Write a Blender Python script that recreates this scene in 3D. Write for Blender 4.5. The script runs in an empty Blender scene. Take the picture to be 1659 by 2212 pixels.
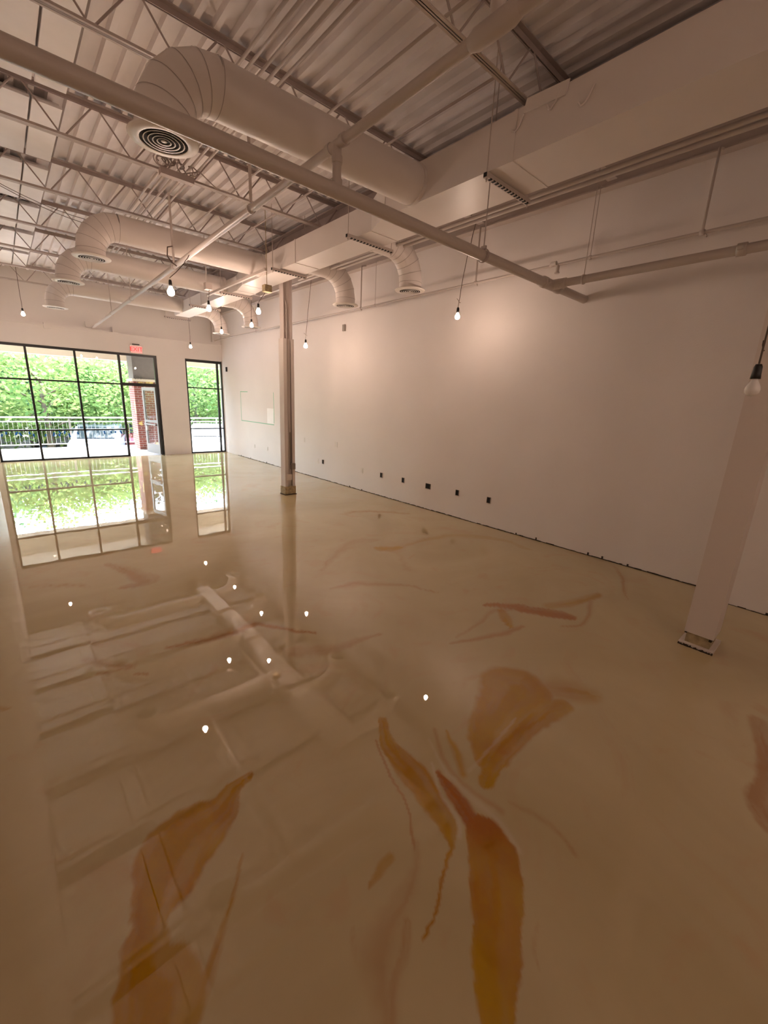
import bpy, math, random
import numpy as np
from mathutils import Vector, Matrix
random.seed(7)
C = bpy.context.scene.collection
PI = math.pi

# ------------------------------------------------------------------ camera
cam_d = bpy.data.cameras.new('camera')
cam = bpy.data.objects.new('camera', cam_d); C.objects.link(cam)
RIGHT = (0.7546882659642701, -0.6549261626916448, 0.038953082520392264)
UP = (0.13982300563239122, 0.21856183828297776, 0.9657537211640915)
FWD = (0.6410110360296206, 0.7233964640972216, -0.2565197992745779)
cam.matrix_world = Matrix(((RIGHT[0], UP[0], -FWD[0], 0), (RIGHT[1], UP[1], -FWD[1], 0), (RIGHT[2], UP[2], -FWD[2], 1.9), (0, 0, 0, 1)))
cam_d.sensor_fit = 'AUTO'; cam_d.sensor_width = 36
cam_d.lens = 36 * 897.44 / 2212
cam_d.shift_x = 21.2 / 2212
cam_d.clip_start = 0.02; cam_d.clip_end = 300
bpy.context.scene.camera = cam

# ------------------------------------------------------------------ colour management, sky, sun
vs = bpy.context.scene.view_settings
vs.view_transform = 'Standard'; vs.look = 'None'; vs.gamma = 1; vs.use_curve_mapping = False
vs.exposure = 1.6
world = bpy.data.worlds.new('sky'); bpy.context.scene.world = world; world.use_nodes = True
wn = world.node_tree.nodes; wn.clear()
wo = wn.new('ShaderNodeOutputWorld'); wb = wn.new('ShaderNodeBackground'); sky = wn.new('ShaderNodeTexSky')
sky.sky_type = 'NISHITA'; sky.sun_disc = False; sky.sun_elevation = math.radians(54); sky.sun_rotation = math.radians(10)
sky.air_density = 1.2; sky.dust_density = 3.0
wb.inputs['Strength'].default_value = 2.1
world.node_tree.links.new(sky.outputs[0], wb.inputs[0]); world.node_tree.links.new(wb.outputs[0], wo.inputs[0])
sun_d = bpy.data.lights.new('sun', 'SUN'); sun_d.energy = 4.6; sun_d.angle = 0.009; sun_d.color = (1, .96, .88)
sun = bpy.data.objects.new('sun', sun_d); C.objects.link(sun)
sun.rotation_euler = (math.radians(-36), 0, math.radians(8)); sun.location = (2, 30, 30)
BULB_STRENGTH = 108.0
BULB_COLOR = (1.0, 0.72, 0.56)

# ------------------------------------------------------------------ materials
def mat(name, color, rough=0.6, metal=0.0, spec=0.5, bump=0.0, bscale=30.0, var=0.0, vscale=4.0, emit=None, estr=0.0):
    m = bpy.data.materials.new(name); m.use_nodes = True
    nt = m.node_tree; p = nt.nodes['Principled BSDF']
    p.inputs['Base Color'].default_value = (*color, 1); p.inputs['Roughness'].default_value = rough
    p.inputs['Metallic'].default_value = metal; p.inputs['Specular IOR Level'].default_value = spec
    tc = nt.nodes.new('ShaderNodeTexCoord')
    if var > 0:
        n = nt.nodes.new('ShaderNodeTexNoise'); n.inputs['Scale'].default_value = vscale; n.inputs['Detail'].default_value = 6
        r = nt.nodes.new('ShaderNodeValToRGB')
        r.color_ramp.elements[0].position = .3; r.color_ramp.elements[1].position = .7
        r.color_ramp.elements[0].color = (*[c * (1 - var) for c in color], 1); r.color_ramp.elements[1].color = (*[min(1, c * (1 + var * .6)) for c in color], 1)
        nt.links.new(tc.outputs['Object'], n.inputs['Vector']); nt.links.new(n.outputs[0], r.inputs[0]); nt.links.new(r.outputs[0], p.inputs['Base Color'])
    if bump > 0:
        n = nt.nodes.new('ShaderNodeTexNoise'); n.inputs['Scale'].default_value = bscale; n.inputs['Detail'].default_value = 4
        b = nt.nodes.new('ShaderNodeBump'); b.inputs['Strength'].default_value = bump; b.inputs['Distance'].default_value = 0.01
        nt.links.new(tc.outputs['Object'], n.inputs['Vector']); nt.links.new(n.outputs[0], b.inputs['Height']); nt.links.new(b.outputs[0], p.inputs['Normal'])
    if emit:
        p.inputs['Emission Color'].default_value = (*emit, 1); p.inputs['Emission Strength'].default_value = estr
    return m

M = {}
M['wall'] = mat('wall_paint', (.79, .73, .70), .55, bump=.12, bscale=60, var=.03, vscale=1.2, spec=.3)
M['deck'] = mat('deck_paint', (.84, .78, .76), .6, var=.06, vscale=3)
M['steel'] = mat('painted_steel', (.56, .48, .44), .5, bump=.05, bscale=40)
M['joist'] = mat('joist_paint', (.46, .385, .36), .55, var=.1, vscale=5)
M['duct'] = mat('duct_paint', (.74, .67, .63), .42, bump=.10, bscale=7, var=.03, vscale=2)
M['seam'] = mat('seam_sealant', (.40, .34, .31), .6)
M['pipe'] = mat('pipe_paint', (.54, .47, .43), .4, bump=.03, bscale=20)
M['diffuser'] = mat('diffuser_enamel', (.80, .74, .68), .4)
M['black'] = mat('black_shade_and_parts', (.006, .005, .005), .8)  # painted shade of hollows and slots, also plain black small parts
M['frame'] = mat('black_window_frame', (.012, .012, .014), .4)
M['alu'] = mat('door_aluminium', (.17, .16, .145), .5, metal=.0)
M['chrome'] = mat('rail_metal', (.7, .7, .7), .25, metal=.8)
M['socket'] = mat('socket_rubber', (.012, .01, .009), .5)
M['cord'] = mat('cord_jacket', (.10, .065, .045), .6)
M['bulb'] = mat('lit_bulb', (1, .9, .8), .3, emit=BULB_COLOR, estr=BULB_STRENGTH)
M['bulb_off'] = mat('frosted_bulb', (.85, .82, .80), .25)
M['rough_edge'] = mat('grimy_edge', (.045, .03, .018), .9, var=.6, vscale=25)
M['base'] = mat('bare_column_base', (.42, .33, .19), .7, var=.35, vscale=20)
M['sheath'] = mat('column_cladding', (.68, .60, .55), .55, bump=.08, bscale=50)
M['plate'] = mat('cover_plate', (.74, .68, .63), .35)
M['box_metal'] = mat('box_metal', (.30, .26, .22), .5, metal=.3)
M['tape_green'] = mat('green_masking_tape', (.16, .50, .30), .6)
M['tape_blue'] = mat('blue_masking_tape', (.01, .16, .62), .55)
M['panel'] = mat('white_ceiling_panel', (.92, .89, .88), .55, var=.03, vscale=5)
M['exit_house'] = mat('sign_housing', (.75, .62, .58), .4)
M['exit_face'] = mat('sign_face', (.8, .1, .08), .4, emit=(1, .42, .36), estr=.26)
M['exit_letters'] = mat('sign_letters', (.9, .03, .03), .4, emit=(1, .002, .006), estr=.30)
M['decal'] = mat('grey_vinyl', (.10, .10, .10), .5)
M['concrete'] = mat('walk_concrete', (.36, .36, .37), .85, var=.06, vscale=1.5)
M['asphalt'] = mat('parking_asphalt', (.20, .20, .21), .9, var=.15, vscale=1)
M['stucco'] = mat('canopy_stucco', (.62, .53, .42), .8, bump=.1, bscale=40)
M['stucco_grey'] = mat('pillar_stucco', (.17, .145, .13), .85, bump=.2, bscale=30, var=.1, vscale=10)
M['leaf'] = None
M['bark'] = mat('bark', (.16, .12, .08), .9, bump=.5, bscale=12, var=.3, vscale=6)
M['tyre'] = mat('tyre', (.02, .02, .02), .8)
M['car_glass'] = mat('car_window', (.03, .04, .05), .1)
M['water_stain'] = M['duct']

def brick_mat():
    m = bpy.data.materials.new('red_brick'); m.use_nodes = True; nt = m.node_tree; p = nt.nodes['Principled BSDF']
    tc = nt.nodes.new('ShaderNodeTexCoord'); mp = nt.nodes.new('ShaderNodeMapping')
    mp.inputs['Rotation'].default_value = (PI / 2, 0, 0)
    b = nt.nodes.new('ShaderNodeTexBrick'); b.inputs['Scale'].default_value = 1.0
    b.inputs['Color1'].default_value = (.24, .07, .05, 1); b.inputs['Color2'].default_value = (.18, .055, .04, 1); b.inputs['Mortar'].default_value = (.30, .26, .23, 1)
    b.inputs['Brick Width'].default_value = .21; b.inputs['Row Height'].default_value = .075; b.inputs['Mortar Size'].default_value = .008
    cmb = nt.nodes.new('ShaderNodeCombineXYZ'); sep = nt.nodes.new('ShaderNodeSeparateXYZ'); add = nt.nodes.new('ShaderNodeMath'); add.operation = 'ADD'
    nt.links.new(tc.outputs['Object'], sep.inputs[0]); nt.links.new(sep.outputs[0], add.inputs[0]); nt.links.new(sep.outputs[1], add.inputs[1])
    nt.links.new(add.outputs[0], cmb.inputs[0]); nt.links.new(sep.outputs[2], cmb.inputs[1]); nt.links.new(cmb.outputs[0], b.inputs['Vector'])
    # chalky yellow and white paint smears left on the brick
    n = nt.nodes.new('ShaderNodeTexNoise'); n.inputs['Scale'].default_value = 2.2; n.inputs['Detail'].default_value = 3
    nt.links.new(tc.outputs['Object'], n.inputs['Vector'])
    r = nt.nodes.new('ShaderNodeValToRGB'); r.color_ramp.elements[0].position = .60; r.color_ramp.elements[1].position = .66
    r.color_ramp.elements[0].color = (0, 0, 0, 1); r.color_ramp.elements[1].color = (.7, .7, .7, 1)
    nt.links.new(n.outputs[0], r.inputs[0])
    mx = nt.nodes.new('ShaderNodeMix'); mx.data_type = 'RGBA'; mx.inputs[7].default_value = (.75, .62, .18, 1)
    nt.links.new(r.outputs[0], mx.inputs[0]); nt.links.new(b.outputs[0], mx.inputs[6]); nt.links.new(mx.outputs[2], p.inputs['Base Color'])
    p.inputs['Roughness'].default_value = .9
    return m
M['brick'] = brick_mat()

def glass_mat():
    m = bpy.data.materials.new('window_glass'); m.use_nodes = True; nt = m.node_tree; nt.nodes.clear()
    o = nt.nodes.new('ShaderNodeOutputMaterial'); t = nt.nodes.new('ShaderNodeBsdfTransparent'); g = nt.nodes.new('ShaderNodeBsdfGlossy')
    t.inputs[0].default_value = (.93, .96, .95, 1); g.inputs['Roughness'].default_value = .01
    f = nt.nodes.new('ShaderNodeFresnel'); f.inputs[0].default_value = 1.5; mx = nt.nodes.new('ShaderNodeMixShader')
    ge = nt.nodes.new('ShaderNodeNewGeometry'); mu = nt.nodes.new('ShaderNodeMath'); mu.operation = 'SUBTRACT'; mu.use_clamp = True
    nt.links.new(f.outputs[0], mu.inputs[0]); nt.links.new(ge.outputs['Backfacing'], mu.inputs[1])
    nt.links.new(mu.outputs[0], mx.inputs[0]); nt.links.new(t.outputs[0], mx.inputs[1]); nt.links.new(g.outputs[0], mx.inputs[2]); nt.links.new(mx.outputs[0], o.inputs[0])
    return m
M['glass'] = glass_mat()

def leaf_mat(name, c1, c2):
    m = bpy.data.materials.new(name); m.use_nodes = True; nt = m.node_tree; nt.nodes.clear()
    o = nt.nodes.new('ShaderNodeOutputMaterial'); d = nt.nodes.new('ShaderNodeBsdfDiffuse'); t = nt.nodes.new('ShaderNodeBsdfTranslucent'); mx = nt.nodes.new('ShaderNodeMixShader')
    tc = nt.nodes.new('ShaderNodeTexCoord'); n = nt.nodes.new('ShaderNodeTexNoise'); n.inputs['Scale'].default_value = .9; n.inputs['Detail'].default_value = 5
    r = nt.nodes.new('ShaderNodeValToRGB'); r.color_ramp.elements[0].position = .35; r.color_ramp.elements[1].position = .65
    r.color_ramp.elements[0].color = (*c1, 1); r.color_ramp.elements[1].color = (*c2, 1)
    nt.links.new(tc.outputs['Object'], n.inputs['Vector']); nt.links.new(n.outputs[0], r.inputs[0])
    nt.links.new(r.outputs[0], d.inputs[0]); nt.links.new(r.outputs[0], t.inputs[0]); mx.inputs[0].default_value = .5
    nt.links.new(d.outputs[0], mx.inputs[1]); nt.links.new(t.outputs[0], mx.inputs[2]); nt.links.new(mx.outputs[0], o.inputs[0])
    return m
M['leaf1'] = leaf_mat('leaf_bright', (.10, .19, .055), (.25, .33, .11))
M['leaf2'] = leaf_mat('leaf_mid', (.06, .14, .07), (.14, .24, .12))

def floor_mat():
    m = bpy.data.materials.new('marbled_epoxy'); m.use_nodes = True; nt = m.node_tree; p = nt.nodes['Principled BSDF']
    L = nt.links.new
    tc = nt.nodes.new('ShaderNodeTexCoord')
    def noise(scale, detail=5, dist=0.0, rough=.55):
        n = nt.nodes.new('ShaderNodeTexNoise'); n.inputs['Scale'].default_value = scale; n.inputs['Detail'].default_value = detail
        n.inputs['Distortion'].default_value = dist; n.inputs['Roughness'].default_value = rough; L(tc.outputs['Object'], n.inputs['Vector']); return n
    def ramp(src, p0, p1, c0, c1):
        r = nt.nodes.new('ShaderNodeValToRGB'); r.color_ramp.elements[0].position = p0; r.color_ramp.elements[1].position = p1
        r.color_ramp.elements[0].color = (*c0, 1); r.color_ramp.elements[1].color = (*c1, 1); L(src, r.inputs[0]); return r
    def mix(fac, a, b, f2=None):
        x = nt.nodes.new('ShaderNodeMix'); x.data_type = 'RGBA'
        if isinstance(fac, float): x.inputs[0].default_value = fac
        else: L(fac, x.inputs[0])
        for i, v in ((6, a), (7, b)):
            if isinstance(v, tuple): x.inputs[i].default_value = (*v, 1)
            else: L(v, x.inputs[i])
        return x.outputs[2]
    base = ramp(noise(.55, 5, 1.2).outputs[0], .3, .72, FLOOR_A, FLOOR_B).outputs[0]
    wisps = ramp(noise(1.3, 6, 2.5).outputs[0], .56, .76, (0, 0, 0), (.5, .5, .5)).outputs[0]
    base = mix(wisps, base, (.50, .30, .16))
    at = nt.nodes.new('ShaderNodeVertexColor'); at.layer_name = 'stain'
    sp = nt.nodes.new('ShaderNodeSeparateColor'); L(at.outputs[0], sp.inputs[0])
    och = ramp(noise(3.2, 4, .8).outputs[0], .36, .70, (.43, .23, .0), (.37, .14, .002)).outputs[0]
    c = mix(sp.outputs[0], base, och)                 # ochre pigment
    c = mix(sp.outputs[1], c, (.34, .10, .003))        # rust pigment
    c = mix(sp.outputs[2], c, (.60, .49, .36))          # pale veins
    L(c, p.inputs['Base Color'])
    p.inputs['Roughness'].default_value = .004; p.inputs['IOR'].default_value = 1.8; p.inputs['Specular IOR Level'].default_value = .5
    wv = noise(1.1, 2); wv2 = noise(5.5, 1)
    b1 = nt.nodes.new('ShaderNodeBump'); b1.inputs['Strength'].default_value = .02; b1.inputs['Distance'].default_value = .010; L(wv.outputs[0], b1.inputs['Height'])
    b2 = nt.nodes.new('ShaderNodeBump'); b2.inputs['Strength'].default_value = .09; b2.inputs['Distance'].default_value = .0022; L(wv2.outputs[0], b2.inputs['Height']); L(b1.outputs[0], b2.inputs['Normal'])
    L(b2.outputs[0], p.inputs['Normal'])
    return m
FLOOR_A = (.47, .37, .205); FLOOR_B = (.56, .455, .275)
M['floor'] = floor_mat()

# ------------------------------------------------------------------ mesh builder
class MB:
    def __init__(s): s.v = []; s.f = []; s.mi = []; s.sm = []
    def add(s, vs, fs, mi=0, smooth=False):
        o = len(s.v); s.v += [tuple(v) for v in vs]; s.f += [tuple(i + o for i in f) for f in fs]
        s.mi += [mi] * len(fs); s.sm += [smooth] * len(fs); return s
    def box(s, x0, x1, y0, y1, z0, z1, mi=0):
        v = [(x, y, z) for x in (x0, x1) for y in (y0, y1) for z in (z0, z1)]
        return s.add(v, [(0, 1, 3, 2), (4, 6, 7, 5), (0, 4, 5, 1), (2, 3, 7, 6), (0, 2, 6, 4), (1, 5, 7, 3)], mi)
    def obox(s, c, ax, ay, az, mi=0):            # oriented box: centre and three half-axis vectors
        c, ax, ay, az = map(Vector, (c, ax, ay, az))
        v = [c + ax * i + ay * j + az * k for i in (-1, 1) for j in (-1, 1) for k in (-1, 1)]
        return s.add(v, [(0, 1, 3, 2), (4, 6, 7, 5), (0, 4, 5, 1), (2, 3, 7, 6), (0, 2, 6, 4), (1, 5, 7, 3)], mi)
    def prism(s, pts, axis, a, b, mi=0):          # polygon extruded along an axis ('x','y','z')
        n = len(pts)
        def P(q, t): return {'x': (t, q[0], q[1]), 'y': (q[0], t, q[1]), 'z': (q[0], q[1], t)}[axis]
        v = [P(q, a) for q in pts] + [P(q, b) for q in pts]
        return s.add(v, [tuple(range(n)), tuple(range(2 * n - 1, n - 1, -1))] + [(i, (i + 1) % n, n + (i + 1) % n, n + i) for i in range(n)], mi)
    def loft(s, A, B, mi=0):                      # two matching quads joined as a closed frustum
        return s.add(list(A) + list(B), [(0, 1, 2, 3), (7, 6, 5, 4)] + [(i, (i + 1) % 4, 4 + (i + 1) % 4, 4 + i) for i in range(4)], mi)
    def tube(s, path, r, n=12, mi=0, cap=True, gore=False):
        P = [Vector(p) for p in path]; m = len(P)
        rs = r if isinstance(r, (list, tuple)) else [r] * m
        up = None; rings = []
        for i in range(m):
            t = ((P[min(i + 1, m - 1)] - P[i]).normalized() + (P[i] - P[max(i - 1, 0)]).normalized())
            t = t.normalized() if t.length > 1e-9 else Vector((0, 0, 1))
            if up is None: up = Vector((0, 0, 1)) if abs(t.z) < .9 else Vector((1, 0, 0))
            a = up - t * up.dot(t); a = a.normalized() if a.length > 1e-6 else t.orthogonal().normalized(); up = a; b = t.cross(a)
            rings.append([P[i] + (a * math.cos(2 * PI * k / n) + b * math.sin(2 * PI * k / n)) * rs[i] for k in range(n)])
        if gore:
            for i in range(m - 1):
                s.add(rings[i] + rings[i + 1], [(k, (k + 1) % n, n + (k + 1) % n, n + k) for k in range(n)], mi, True)
        else:
            s.add([v for R_ in rings for v in R_], [(i * n + k, i * n + (k + 1) % n, (i + 1) * n + (k + 1) % n, (i + 1) * n + k) for i in range(m - 1) for k in range(n)], mi, True)
        if cap:
            s.add(rings[0], [tuple(range(n - 1, -1, -1))], mi); s.add(rings[-1], [tuple(range(n))], mi)
        return s
    def lathe(s, prof, c=(0, 0, 0), n=24, mi=0, axis='z', smooth=True):
        v = []; m = len(prof)
        for (r, z) in prof:
            for k in range(n):
                a = 2 * PI * k / n; x, y = r * math.cos(a), r * math.sin(a)
                p = {'z': (x, y, z), 'x': (z, x, y), 'y': (x, z, y)}[axis]
                v.append((c[0] + p[0], c[1] + p[1], c[2] + p[2]))
        return s.add(v, [(i * n + k, i * n + (k + 1) % n, (i + 1) * n + (k + 1) % n, (i + 1) * n + k) for i in range(m - 1) for k in range(n)], mi, smooth)
    def build(s, name, mats, parent=None):
        me = bpy.data.meshes.new(name)
        off = Vector(parent.location) if parent is not None else Vector((0, 0, 0))
        q = parent
        while q is not None and q.parent is not None: q = q.parent; off = off + Vector(q.location)
        me.from_pydata([Vector(v) - off for v in s.v], [], s.f)
        for m in (mats if isinstance(mats, (list, tuple)) else [mats]): me.materials.append(m)
        me.polygons.foreach_set('material_index', s.mi); me.polygons.foreach_set('use_smooth', s.sm); me.update()
        o = bpy.data.objects.new(name, me); C.objects.link(o)
        if parent is not None: o.parent = parent
        return o

def tag(o, label, cat, group=None, kind=None):
    o['label'] = label; o['category'] = cat
    if group: o['group'] = group
    if kind: o['kind'] = kind
    return o
def thing(name, loc, label, cat, group=None):
    o = bpy.data.objects.new(name, None); C.objects.link(o); o.location = loc; o.empty_display_size = .1
    return tag(o, label, cat, group)
def struct(name, mb, m): 
    o = mb.build(name, m); o['kind'] = 'structure'; return o
def copy_tree(o, parent=None):
    c = o.copy(); C.objects.link(c)
    if parent is not None: c.parent = parent
    for ch in list(o.children): copy_tree(ch, c)
    return c

# ================================================================== the room shell
XR, YF, ZD = 5.72, 14.40, 4.72          # right wall, front (window) wall, underside of the deck ribs

def value_noise(x, y, seed):
    rs = np.random.RandomState(seed); T = rs.rand(256, 256)
    xi = np.floor(x).astype(int); yi = np.floor(y).astype(int); fx = x - xi; fy = y - yi
    fx = fx * fx * (3 - 2 * fx); fy = fy * fy * (3 - 2 * fy)
    g = lambda a, b: T[a % 256, b % 256]
    return (g(xi, yi) * (1 - fx) + g(xi + 1, yi) * fx) * (1 - fy) + (g(xi, yi + 1) * (1 - fx) + g(xi + 1, yi + 1) * fx) * fy
def fbm(x, y, seed, oct=4):
    t = 0; a = .5; s = 0
    for i in range(oct): t = t + a * value_noise(x * 2 ** i + 37 * i, y * 2 ** i + 11 * i, seed + i); s += a; a *= .5
    return t / s

# pigment strokes poured into the floor: centre x, y and half width in metres
STROKES={
 'S1':[(0.701, 1.681, 0.024), (0.61, 1.657, 0.049), (0.515, 1.589, 0.088), (0.359, 1.562, 0.154), (0.276, 1.506, 0.146), (0.231, 1.44, 0.126), (0.179, 1.379, 0.088), (0.15, 1.314, 0.063), (0.115, 1.256, 0.083), (0.092, 1.186, 0.082), (0.122, 1.095, 0.14), (0.094, 1.034, 0.126), (0.059, 0.955, 0.114)],
 'S1b':[(0.506, 1.335, 0.005), (0.428, 1.238, 0.008), (0.357, 1.159, 0.009), (0.304, 1.094, 0.02), (0.247, 1.031, 0.024), (0.174, 0.967, 0.021)],
 'S2':[(1.503, 1.539, 0.026), (1.432, 1.421, 0.039), (1.393, 1.304, 0.062), (1.37, 1.15, 0.083), (1.337, 0.999, 0.064), (1.307, 0.871, 0.05), (1.256, 0.796, 0.016), (1.22, 0.774, 0.006), (1.116, 0.738, 0.005), (1.001, 0.686, 0.003), (0.898, 0.648, 0.003)],
 'S2b':[(1.372, 1.447, 0.004), (1.273, 1.228, 0.005), (1.224, 1.051, 0.003), (1.108, 0.892, 0.004)],
 'S3':[(1.48, 1.071, 0.015), (1.451, 0.93, 0.048), (1.419, 0.801, 0.05)],
 'S3b':[(1.42, 0.737, 0.072), (1.377, 0.678, 0.097), (1.32, 0.619, 0.107), (1.251, 0.562, 0.107), (1.163, 0.512, 0.098), (1.073, 0.459, 0.09), (0.998, 0.408, 0.074), (0.919, 0.343, 0.054), (0.852, 0.289, 0.038)],
 'S4':[(2.44, 1.186, 0.273), (2.169, 1.127, 0.184), (1.94, 1.061, 0.127), (1.753, 0.974, 0.065)],
 'S4b':[(2.518, 0.907, 0.09), (2.219, 0.948, 0.072), (1.973, 0.936, 0.063), (1.749, 0.92, 0.054), (1.644, 0.885, 0.048)],
 'S4c':[(2.612, 1.068, 0.076), (2.717, 0.951, 0.196), (2.804, 0.828, 0.118)],
 'S5':[(1.753, 1.233, 0.01), (1.662, 1.088, 0.033), (1.583, 0.988, 0.028)],
 'S5b':[(1.708, 1.292, 0.014), (1.582, 1.122, 0.022), (1.541, 0.941, 0.021), (1.563, 0.736, 0.025)],
 'S6':[(3.333, 2.041, 0.034), (3.581, 1.821, 0.073), (3.569, 1.789, 0.077), (3.71, 1.57, 0.103), (3.788, 1.427, 0.077)],
 'S6b':[(3.863, 1.642, 0.098), (4.161, 1.532, 0.088), (4.529, 1.456, 0.062)],
 'S6c':[(4.299, 1.428, 0.038), (3.774, 1.276, 0.03), (3.544, 1.384, 0.016)],
 'S6d':[(2.508, 1.823, 0.015), (2.759, 1.736, 0.043), (3.048, 1.644, 0.046), (3.267, 1.604, 0.026)],
 'S6e':[(3.354, 1.88, 0.057), (3.264, 1.766, 0.057), (3.16, 1.665, 0.026)],
 'S6f':[(2.635, 1.852, 0.019), (3.025, 1.893, 0.033), (3.303, 1.93, 0.049), (3.531, 1.805, 0.041)],
 'S7':[(3.548, 3.874, 0.108), (3.668, 3.803, 0.118), (3.814, 3.765, 0.047)],
 'S7b':[(2.529, 3.704, 0.053), (2.948, 4.052, 0.141), (3.483, 4.254, 0.167), (3.76, 4.193, 0.082)],
 'S7c':[(3.821, 3.772, 0.075), (4.463, 3.763, 0.086), (4.97, 3.564, 0.15), (5.306, 3.072, 0.08), (5.236, 2.664, 0.052)],
 'S7d':[(3.646, 3.611, 0.031), (3.447, 3.283, 0.062), (3.353, 3.112, 0.095)],
 'S8':[(2.328, 3.245, 0.029), (2.598, 3.19, 0.088), (2.862, 3.011, 0.077), (3.033, 2.835, 0.035), (3.168, 2.526, 0.022)],
 'S9':[(0.716, 3.124, 0.028), (0.899, 3.081, 0.066), (1.155, 3.067, 0.077), (1.376, 3.065, 0.066), (1.523, 2.897, 0.046), (1.718, 2.628, 0.022)],
 'S10':[(0.675, 5.24, 0.072), (0.828, 4.795, 0.112), (0.87, 4.537, 0.132), (0.653, 4.507, 0.054)],
 'S11':[(0.194, 3.313, 0.069), (0.333, 3.154, 0.077), (0.45, 3.024, 0.028), (0.233, 3.097, 0.02)],
 'S11b':[(0.437, 2.939, 0.015), (0.505, 2.889, 0.017)],
 'S12':[(1.457, 2.488, 0.093), (1.704, 2.358, 0.111), (1.96, 2.325, 0.053), (2.14, 2.288, 0.022)],
 'S13':[(3.408, 0.027, 0.058), (3.145, -0.037, 0.063), (2.834, -0.086, 0.059), (2.668, -0.074, 0.064), (2.513, -0.134, 0.07)],
 'S14':[(0.992, 0.936, 0.022), (0.932, 0.926, 0.021), (0.848, 0.903, 0.004)],
 'S15':[(1.13, 0.899, 0.021), (0.995, 0.817, 0.043), (0.825, 0.754, 0.087), (0.751, 0.71, 0.108), (0.708, 0.65, 0.079), (0.643, 0.574, 0.048)],
 'S15b':[(0.883, 0.725, 0.026), (0.811, 0.66, 0.029), (0.729, 0.633, 0.028), (0.649, 0.569, 0.026)],
 'S16':[(-0.287, 3.081, 0.038), (-0.228, 3.047, 0.01)],
 'S17':[(5.58, 1.65, 0.031), (5.252, 1.45, 0.049), (4.829, 1.29, 0.022), (4.679, 1.21, 0.008)],
 'S19':[(4.225, 5.53, 0.091), (4.652, 5.479, 0.097), (5.178, 4.953, 0.064)],
 'S20':[(1.638, 0.738, 0.01), (1.67, 0.619, 0.03), (1.681, 0.516, 0.019), (1.644, 0.414, 0.018)],
 'S21':[(-0.001, 5.065, 0.052), (0.193, 4.937, 0.064), (0.403, 4.756, 0.037)],
 'S22':[(0.719, 0.823, 0.013), (0.695, 0.786, 0.025), (0.671, 0.743, 0.008)],
 'S23':[(1.263, 0.391, 0.013), (1.184, 0.366, 0.013), (1.149, 0.33, 0.004)],
 'W1':[(1.613, 1.254, 0.007), (1.528, 1.069, 0.016), (1.513, 0.905, 0.035), (1.509, 0.721, 0.028), (1.451, 0.572, 0.017)],
 'W2':[(1.502, 1.137, 0.006), (1.394, 0.979, 0.008), (1.367, 0.851, 0.014), (1.301, 0.786, 0.011)],
 'W3':[(2.176, 1.035, 0.007), (1.869, 0.999, 0.007), (1.622, 0.978, 0.008)],
 'W4':[(0.375, 1.119, 0.008), (0.654, 1.089, 0.009), (0.995, 1.055, 0.007)],
}
# channel (0 ochre, 1 rust, 2 pale vein), strength, edge softness relative to the half width, streakiness
STYLE = {'S1': (0, 1., .14, .30), 'S1b': (0, .75, .6, .5), 'S2': (0, .95, .2, .3), 'S2b': (1, .5, .5, 0), 'S3': (1, 1., .4, .2), 'S3b': (0, 1., .10, .12),
 'S4': (0, .9, .25, .25), 'S4b': (0, .95, .35, .3), 'S4c': (0, .6, .8, .4), 'S5': (0, .7, .8, .3), 'S5b': (1, .35, 1., .3), 'S6': (1, .8, .25, .2), 'S6b': (0, .6, .7, .4),
 'S6c': (1, .40, .9, .4), 'S6d': (1, .45, .8, .4), 'S6e': (0, .8, .4, .3), 'S6f': (1, .3, .9, .5), 'S7': (0, .7, .6, .2), 'S7b': (1, .25, .9, .6), 'S7c': (0, .3, .9, .4), 'S7d': (1, .15, 1., .5),
 'S8': (1, .3, .9, .5), 'S9': (1, .6, .8, .5), 'S10': (1, .45, .7, .5), 'S11': (1, .38, .9, .5), 'S11b': (1, .5, .8, .3), 'S12': (1, .30, .7, .3), 'S13': (1, .6, .5, .5),
 'S14': (0, .7, .5, .3), 'S15': (1, .30, 1., .5), 'S15b': (1, .35, .8, .6), 'S16': (0, .5, .8, .3), 'S17': (1, .4, .8, .8), 'S19': (1, .35, .9, .5), 'S20': (1, .3, 1., .5),
 'S21': (1, .3, 1., .5), 'S22': (1, .35, .9, .8), 'S23': (1, .3, .9, .9), 'W1': (2, .40, .9, .4), 'W2': (2, .5, .7, .2), 'W3': (2, .35, .6, .1), 'W4': (2, .12, 1., .1)}

def smooth_stroke(pts, sub=5):                 # Catmull-Rom through the stroke's points
    P = np.array(pts, float); P = np.vstack([2 * P[0] - P[1], P, 2 * P[-1] - P[-2]]); out = []
    for i in range(1, len(P) - 2):
        for k in range(sub):
            t = k / sub; a, b_, c, d = P[i - 1], P[i], P[i + 1], P[i + 2]
            out.append(.5 * (2 * b_ + (c - a) * t + (2 * a - 5 * b_ + 4 * c - d) * t * t + (3 * b_ - a - 3 * c + d) * t ** 3))
    out.append(P[-2]); out = np.array(out); out[:, 2] = np.maximum(out[:, 2], .0015); return out

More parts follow.
